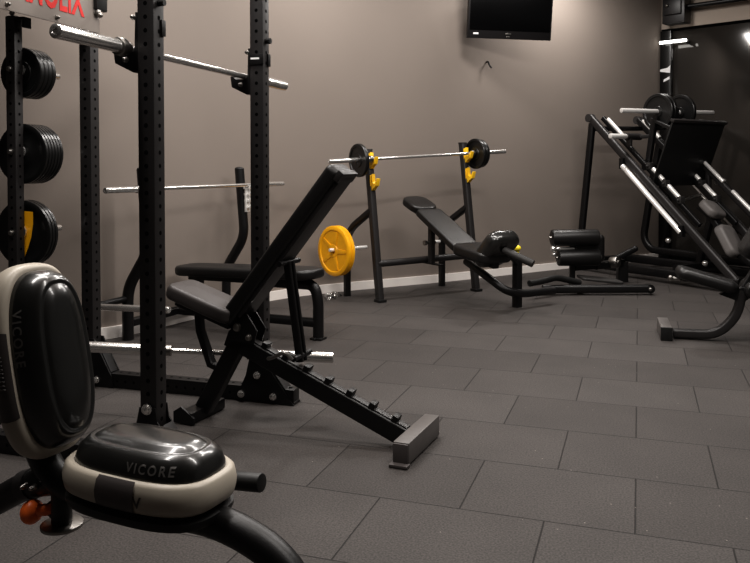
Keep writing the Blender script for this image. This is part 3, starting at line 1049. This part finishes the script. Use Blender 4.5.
bz = lambda x: 1.214 + (x / W) * .056
by = lean * 1.23 - .092
barbell('barbell', 'chrome barbell with black plates resting on the yellow hooks', IM @ V((-.45, by, bz(-.45))), IM @ V((1.50, by, bz(1.50))), .0135, .02, .43, .42, collar=.03)
axb = (IM.to_3x3() @ V((W, 0, .056))).normalized()
pl = obj('weight_plate', plate_mesh(.142, .034), ['plate'])
tag(pl, 'black plate on the left end of the barbell on yellow hooks', 'weight plate', 'black plates on the incline barbell')
put_plate(pl, IM @ V((-.155, by, bz(-.155) - .0055)), axb)
for k, (x, lab) in enumerate(((1.13, 'larger inner black plate on the right end of the barbell on yellow hooks'), (1.175, 'outer black plate on the right end of the barbell on yellow hooks'))):
    c = pl.copy(); col.objects.link(c)
    tag(c, lab, 'weight plate', 'black plates on the incline barbell')
    if k:
        c.data = pl.data.copy(); c.data.transform(Matrix.Diagonal((.93, .93, 1.1, 1)))
    put_plate(c, IM @ V((x, by, bz(x) - .0055)), axb)
# yellow plates on the storage peg
def spoke_plate(r, t):
    mb = plate_mesh(r, t)
    for i in range(5):
        a = 2 * PI * i / 5 + .3
        m = Matrix.Rotation(a, 4, 'Z')
        for s in (-1, 1):
            mb.prism([(.055, -.022), (r * .79, -.012), (r * .79, .012), (.055, .022)], m @ Matrix.Translation((0, 0, s * t * .32)), t * .22, .001)
    return mb
axp = (IM.to_3x3() @ PK.to_3x3() @ V((1, 0, 0)))
yp = obj('weight_plate', spoke_plate(.218, .036), ['yellow'])
tag(yp, 'front yellow plate facing the room on the low peg of the incline bench press', 'weight plate', 'yellow plates on the low peg')
put_plate(yp, IM @ PK @ V((-.165, -.06, -.0095)), axp)
yp2 = yp.copy(); col.objects.link(yp2)
tag(yp2, 'rear yellow plate behind the front one on the low peg', 'weight plate', 'yellow plates on the low peg')
put_plate(yp2, IM @ PK @ V((-.128, -.06, -.0095)), axp, .4)
# two spring collars on the floor under the yellow plate
for i, (x, y) in enumerate(((-.40, 6.70), (-.335, 6.80))):
    r_ = thing('barbell_collar', ('chrome spring collar on the floor under the yellow plates, left one', 'chrome spring collar on the floor under the yellow plates, right one')[i], 'collar', (x, y, .024), 20 + 50 * i, 'spring collars on the floor')
    mb = MB()
    pts = [V((.024 * math.cos(a * .5), -.02 + a * .002, .024 * math.sin(a * .5))) for a in range(0, 40)]
    mb.tube(pts, .004, 0, 6)
    obj('spring', mb, 'chrome', r_)
    mb = MB(); mb.cyl((.02, -.02, .0), (.055, -.02, -.012), .006); mb.cyl((.02, .055, .0), (.055, .055, -.012), .006)
    obj('grip', mb, 'rubber', r_)

# ------------------------------------------------------------------ low abdominal bench between the two stations
AO = V((1.95, 7.0, 0))
an = thing('roller_bench', 'low black bench with two foam rollers beside the leg press', 'bench', AO)
def al(x, y, z):
    return V((x, y, z)) - AO
mb = MB(); mb.rect([al(1.50, 6.93, .055), al(2.46, 6.95, .055)], .07, .075, (0, 0, 1), rc=.02); mb.cyl(al(2.46, 6.915, .055), al(2.46, 6.99, .055), .04)
bb = obj('base_beam', mb, 'steel', an)
mb = MB(); bolt(mb, al(2.455, 6.912, .055), (0, -1, 0), .014)
obj('bolt', mb, 'dull', bb)
mb = MB(); mb.tube([al(1.34, 6.72, .135), al(1.50, 6.83, .145), al(1.62, 6.93, .16), al(1.85, 7.0, .10)], .028, .08)
obj('handle_bar', mb, 'rubber', an)
mb = MB(); mb.pad(Matrix.Translation(al(2.08, 7.17, .105)) @ Matrix.Rotation(R(6), 4, 'Y'), .19, .12, .012, .03, .008)
obj('foot_board', mb, 'rubber_soft', an)
mb = MB(); mb.rect([al(1.855, 7.3, .0), al(1.855, 7.3, .52)], .05, .05, (1, 0, 0)); mb.rect([al(1.855, 7.3, .03), al(1.855, 6.97, .05)], .05, .05, (1, 0, 0))
rpst = obj('roller_post', mb, 'steel', an)
for x0, x1, z, dy in ((1.64, 2.09, .485, -.075), (1.70, 2.10, .30, -.075)):
    mb = MB(); m = frame(al(x0, 7.3 + dy, z), (1, .08, 0)); l = x1 - x0; r = .078
    mb.lathe(m, [(.02, 0), (r - .02, 0), (r - .005, .006), (r, .02), (r, l - .02), (r - .005, l - .006), (r - .02, l), (.02, l)], 24)
    ro = obj('foam_roller', mb, 'vinyl', an)
    mb = MB(); mb.cyl(m @ V((0, 0, -.02)), m @ V((0, 0, l + .02)), .017, bev=.003); mb.cyl(m @ V((0, 0, l)), m @ V((0, 0, l + .012)), .03)
    obj('axle', mb, 'dull', ro)
mb = MB(); mb.cyl(al(1.66, 7.2, .385), al(1.86, 7.25, .385), .018, bev=.003); mb.sphere(al(1.655, 7.2, .385), .03); mb.sphere(al(1.66, 7.2, .335), .022)
obj('chrome_pin', mb, 'chrome', an)
mb = MB(); mb.pad(Matrix.Translation(al(2.0, 7.31, .38)), .16, .05, .13, .05, .04)
obj('roller_housing', mb, 'vinyl', an)
mb = MB(); mb.rect([al(2.47, 7.75, 0), al(2.47, 7.75, .20)], .1, .09, (1, 0, 0)); mb.rect([al(2.1, 7.42, .2), al(2.47, 7.75, .19)], .07, .07, (0, 0, 1)); mb.rect([al(1.87, 7.3, .2), al(2.12, 7.44, .2)], .06, .06, (0, 0, 1))
obj('support_post', mb, 'steel', an)
mb = MB(); mb.cyl(al(2.30, 7.58, .215), al(2.36, 7.52, .22), .055, bev=.01, n=24); mb.cyl(al(2.29, 7.59, .215), al(2.37, 7.51, .22), .025)
obj('pivot', mb, 'dull', an)
mb = MB(); mb.rect([al(2.33, 7.62, .23), al(2.58, 7.72, .325)], .06, .055, (0, 1, 0), rc=.02); mb.sphere(al(2.585, 7.72, .33), .032)
obj('lever', mb, 'steel', an)

# ------------------------------------------------------------------ leg press
LP = (2.37, 8.5, 0)
lp = thing('leg_press', 'large black leg press machine with chrome rails and tilted foot plate at the right', 'exercise machine', LP, -60)
S = -.88                                     # rail slope
def rail(x, off=0.0, z0=1.66):
    return z0 + S * x + off
YR = .75
for y, z0 in ((0, 1.66), (YR, 1.66)):
    mb = MB(); mb.rect([(-.03, y, rail(-.03, 0, z0)), (1.76, y, rail(1.76, 0, z0))], .06, .085, (0, 1, 0), rc=.02)
    mt = obj('main_rail', mb, 'steel_soft', lp)
    mb = MB(); mb.cyl((-.03, y - .035, rail(-.02, 0, z0)), (-.03, y + .035, rail(-.02, 0, z0)), .045)
    obj('end_cap', mb, 'rubber_soft', mt)
    mb = MB()
    if y == 0:
        mb.rect([(0, y, 1.62), (-.2, y, .0)], .06, .075, (0, 1, 0), rc=.02)
    else:
        mb.rect([(.27, y, 1.40), (.155, y, .86), (.06, y, .34), (.16, y, .215), (1.6, y, .2)], .06, .075, (0, 1, 0), .09, rc=.02)
    obj('rear_upright', mb, 'steel', lp)
    mb = MB(); mb.rect([(-.22, y, .09), (1.80, y, .10)], .07, .09, (0, 1, 0), rc=.02)
    obj('base_beam', mb, 'steel', lp)
    sx = -.048 if y == 0 else .048
    mb = MB(); mb.cyl((.47, y + sx, rail(.47, -.09, z0)), (1.2, y + sx, rail(1.2, -.09, z0)), .027, bev=.004)
    ro = obj('guide_rod', mb, 'sheen_steel', lp)
    mb = MB()
    for x in (.46, 1.2):
        mb.rect([(x, y + sx * .7, rail(x, -.13, z0)), (x, y + sx * .7, rail(x, -.02, z0))], .06, .05, (0, 1, 0))
    obj('rod_clamp', mb, 'steel', ro)
    iy = .1 if y == 0 else YR - .1
    mb = MB(); mb.rect([(.06, iy, rail(.06, .07, z0)), (1.30, iy, rail(1.30, .07, z0))], .04, .05, (0, 1, 0))
    obj('sled_rail', mb, 'steel', lp)
    mb = MB()
    for xa, xb in ((.13, .36), (.74, .87), (.93, 1.06)):
        mb.cyl((xa, iy, rail(xa, .118, z0)), (xb, iy, rail(xb, .118, z0)), .022, bev=.004)
    obj('sled_rod', mb, 'sheen_steel', lp)
    mb = MB()
    for xa in (.70, .90, 1.08):
        mb.box((xa, iy, rail(xa, .11, z0)), (.05, .07, .07), None, .01); bolt(mb, (xa, iy - .036, rail(xa, .11, z0)), (0, -1, 0), .012)
    obj('bearing_block', mb, 'rubber_soft', lp)
mb = MB(); mb.rect([(.84, YR, rail(.84, .25)), (1.80, YR, rail(1.80, .25))], .06, .07, (0, 1, 0), rc=.02)
mb.rect([(1.72, YR, rail(1.72, .25)), (1.72, YR, .12)], .05, .05, (0, 1, 0)); mb.rect([(.90, YR, rail(.90, .25)), (.90, YR, rail(.90, .0))], .05, .05, (0, 1, 0))
hr = obj('hand_rail', mb, 'steel_soft', lp)
mb = MB(); mb.cyl((.86, YR - .03, rail(.86, .30)), (1.10, YR - .03, rail(1.10, .30)), .02, bev=.004)
mb.cyl((1.20, YR - .03, rail(1.20, .30)), (1.60, YR - .03, rail(1.60, .30)), .02, bev=.004)
obj('rail_rod', mb, 'sheen_steel', hr)
mb = MB()
for x in (-.19, 1.78):
    mb.rect([(x, 0, .09), (x, YR, .09)], .07, .07, (0, 0, 1))
mb.rect([(0.02, 0, 1.56), (0.02, YR, 1.58)], .05, .06, (0, 0, 1))
obj('cross_beam', mb, 'steel', lp)
# foot plate
pb, pt = V((.78, 0, .955)), V((1.03, 0, 1.60))
pu = (pt - pb).normalized(); pn = V((pu.z, 0, -pu.x))
FT = Matrix((pu, V((0, 1, 0)), pu.cross(V((0, 1, 0))))).transposed().to_4x4(); FT.translation = (pt + pb) / 2 + V((0, .43, 0))
mb = MB(); mb.box((0, 0, 0), ((pt - pb).length, .80, .02), FT, .006)
fpz = obj('foot_plate', mb, 'rubber', lp)
mb = MB(); mb.box((.345, 0, .0), (.03, .82, .05), FT, .006); mb.box((.34, -.15, .03), (.02, .05, .10), FT, .004); mb.box((.34, .10, .03), (.02, .05, .10), FT, .004)
obj('plate_lip', mb, 'steel_soft', fpz)
mb = MB()
for y in (.16, .66):
    mb.rect([(.80, y, 1.0), (.62, y, 1.14), (.70, y, 1.62), (.98, y, 1.5)], .05, .05, (0, 1, 0))
mb.rect([(.64, .08, 1.14), (.64, .72, 1.14)], .06, .06, (0, 0, 1))
mb.rect([(.70, .16, 1.64), (.70, .66, 1.64)], .06, .06, (0, 0, 1)); mb.box((.70, .40, 1.68), (.1, .16, .16), None, .01)
obj('sled_frame', mb, 'steel', lp)
for y0, y1 in ((.33, -.32), (.5, 1.08)):
    mb = MB(); mb.cyl((.70, y0, 1.715), (.70, y1, 1.73 if y1 > .5 else 1.705), .0235, bev=.004)
    obj('weight_peg', mb, 'sheen_steel', lp)
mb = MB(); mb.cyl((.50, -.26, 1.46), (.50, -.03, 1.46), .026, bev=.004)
hp = obj('side_peg', mb, 'sheen_steel', lp)
mb = MB(); mb.cyl((.50, -.03, 1.46), (.50, .18, 1.46), .035); mb.box((.50, .02, 1.42), (.06, .03, .12), None, .006); mb.rect([(.5, .16, 1.46), (.66, .16, 1.46)], .04, .04, (0, 0, 1))
obj('peg_mount', mb, 'steel_soft', hp)
# seat
def lpad(c, tx, hx, hy, hz, m, name):
    mb = MB(); mb.pad(Matrix.Translation(c) @ Matrix.Rotation(R(tx), 4, 'Y') @ Matrix.Rotation(R(-12), 4, 'X'), hx, hy, hz, .07, .03, crown=.02)
    return obj(name, mb, m, lp)
lpad((1.16, .47, .72), 40, .11, .135, .045, 'vinyl_grey', 'head_pad')
lpad((1.36, .47, .42), 58, .17, .14, .05, 'vinyl_grey', 'back_pad')
mb = MB(); mb.rect([(1.02, .47, .75), (1.15, .47, .66), (1.40, .47, .34), (1.75, .47, .14)], .08, .06, (0, 1, 0))
mb.rect([(1.1, 0, .16), (1.1, YR, .16)], .06, .06, (0, 0, 1))
mb.rect([(1.15, .47, .66), (1.0, .47, .12)], .06, .06, (0, 1, 0))
obj('seat_frame', mb, 'steel', lp)
mb = MB(); mb.cyl((1.04, .1, .80), (.98, .52, .86), .018); mb.cyl((1.04, .1, .80), (1.12, .14, .68), .014); mb.cyl((.98, .52, .86), (1.12, .6, .70), .014)
obj('safety_lever', mb, 'dull', lp)
mb = MB()
for c in ((.93, .85, .98), (.97, .9, 1.0), (1.12, .9, .86), (1.0, .02, .42), (1.42, .02, .24)):
    mb.sphere(c, .028)
obj('chrome_knob', mb, 'chrome', lp)
LM = Matrix.Translation(LP) @ Matrix.Rotation(R(-60), 4, 'Z')
axl = LM.to_3x3() @ V((0, 1, 0))
big = obj('weight_plate', plate_mesh(.19, .04), ['plate'])
tag(big, 'front black plate on the left peg of the leg press', 'weight plate', 'black plates on the leg press')
put_plate(big, LM @ V((.70, .215, 1.709)), axl)
for y, lab in ((.262, 'second black plate behind the front one on the left peg of the leg press'), (.55, 'black plate on the right peg of the leg press')):
    c = big.copy(); col.objects.link(c)
    tag(c, lab, 'weight plate', 'black plates on the leg press')
    put_plate(c, LM @ V((.70, y, 1.712)), axl)

# ------------------------------------------------------------------ small bench cut by the right edge
RB = (1.977, 5.185, 0)
rb = thing('padded_bench', 'black bench with curved leg and tilted pad cut by the right edge', 'bench', RB, -16)
mb = MB(); mb.box((-.03, .085, .045), (.072, .36, .088), None, .008)
fo = obj('foot_bar', mb, 'foot_grey', rb)
mb = MB(); mb.box((-.03, -.1, .045), (.074, .014, .09), None, .004)
obj('foot_cap', mb, 'rubber', fo)
mb = MB(); mb.rect([(.02, .0, .035), (.29, .0, .04), (.41, .0, .17), (.44, .0, .34)], .065, .058, (0, 1, 0), .16, rc=.014)
obj('curved_leg', mb, 'steel_soft', rb)
mb = MB(); mb.prism([(.30, .31), (.44, .26), (.52, .33), (.52, .40), (.39, .345)], Matrix.Rotation(PI / 2, 4, 'X'), .06, .004)
obj('bracket', mb, 'steel', rb)
mb = MB(); mb.pad(Matrix.Translation((.225, .03, .40)) @ Matrix.Rotation(R(15.5), 4, 'Y'), .195, .12, .038, .06, .034, crown=.006)
obj('seat_pad', mb, 'vinyl', rb)
mb = MB(); mb.cyl((-.0, .0, .405), (.06, .0, .395), .012); mb.sphere((.0, .0, .405), .018)
obj('pin', mb, 'dull', rb)
mb = MB(); mb.pad(Matrix.Translation((.56, .05, .69)) @ Matrix.Rotation(R(-62), 4, 'Y'), .17, .15, .075, .09, .05)
obj('arm_pad', mb, 'vinyl', rb)
mb = MB(); mb.rect([(.46, 0, .36), (.60, 0, .62)], .06, .06, (0, 1, 0))
mb.rect([(.50, 0, .05), (.95, 0, .05)], .065, .06, (0, 1, 0)); mb.box((.95, .0, .03), (.07, .4, .06)); mb.rect([(.60, 0, .38), (.93, 0, .06)], .05, .05, (0, 1, 0))
obj('frame', mb, 'steel', rb)
mb = MB(); mb.lathe(frame((.50, -.12, .35), (0, 1, 0)), [(.01, 0), (.045, 0), (.055, .01), (.057, .03), (.057, .25), (.055, .27), (.045, .28), (.01, .28)], 24)
obj('foam_roller', mb, 'vinyl', rb)

# ------------------------------------------------------------------ light
wd = bpy.data.worlds.new('room_ambient'); sc.world = wd; wd.use_nodes = True
wd.node_tree.nodes['Background'].inputs[0].default_value = (1, .95, .9, 1)
wd.node_tree.nodes['Background'].inputs[1].default_value = 0.06
def area(name, loc, sx, sy, power, rz=0, tilt=(0, 0), c=(1, .955, .915)):
    l = bpy.data.lights.new(name, 'AREA'); l.shape = 'RECTANGLE'; l.size = sx; l.size_y = sy; l.energy = power; l.color = c
    o = bpy.data.objects.new(name, l); col.objects.link(o); o.location = loc
    o.rotation_euler = (R(tilt[0]), R(tilt[1]), R(rz))
    return o
area('wall_washer_a', (-0.1, 6.2, 3.42), .5, .3, 34, 40)
area('wall_washer_b', (2.25, 8.05, 3.42), .6, .3, 40, 33)
area('wall_washer_c', (-1.45, 4.75, 3.42), .6, .3, 24, 55)
area('wall_washer_d', (1.2, 7.0, 3.42), .5, .3, 20, 33)
area('ceiling_panel_a', (0.9, 4.2, 3.42), 3.0, .16, 58, -18)
area('ceiling_panel_b', (2.6, 4.9, 3.42), 2.4, .16, 56, 33)
area('ceiling_panel_c', (-1.2, 2.4, 3.42), 2.4, .16, 44, 73)
area('ceiling_panel_d', (1.4, 1.6, 3.42), 2.6, .16, 46, -18)
area('added_uplight_fill', (0.4, 2.8, 2.9), 3.0, 3.0, 38, -18, (180, 0))  # unseen fill, added to lift the ceiling glow and pad reflections
area('ceiling_panel_e', (-1.0, 3.4, 3.42), 1.6, .16, 26, -18)

sc.view_settings.view_transform = 'Standard'
sc.view_settings.look = 'Medium High Contrast'
sc.view_settings.exposure = 0.12
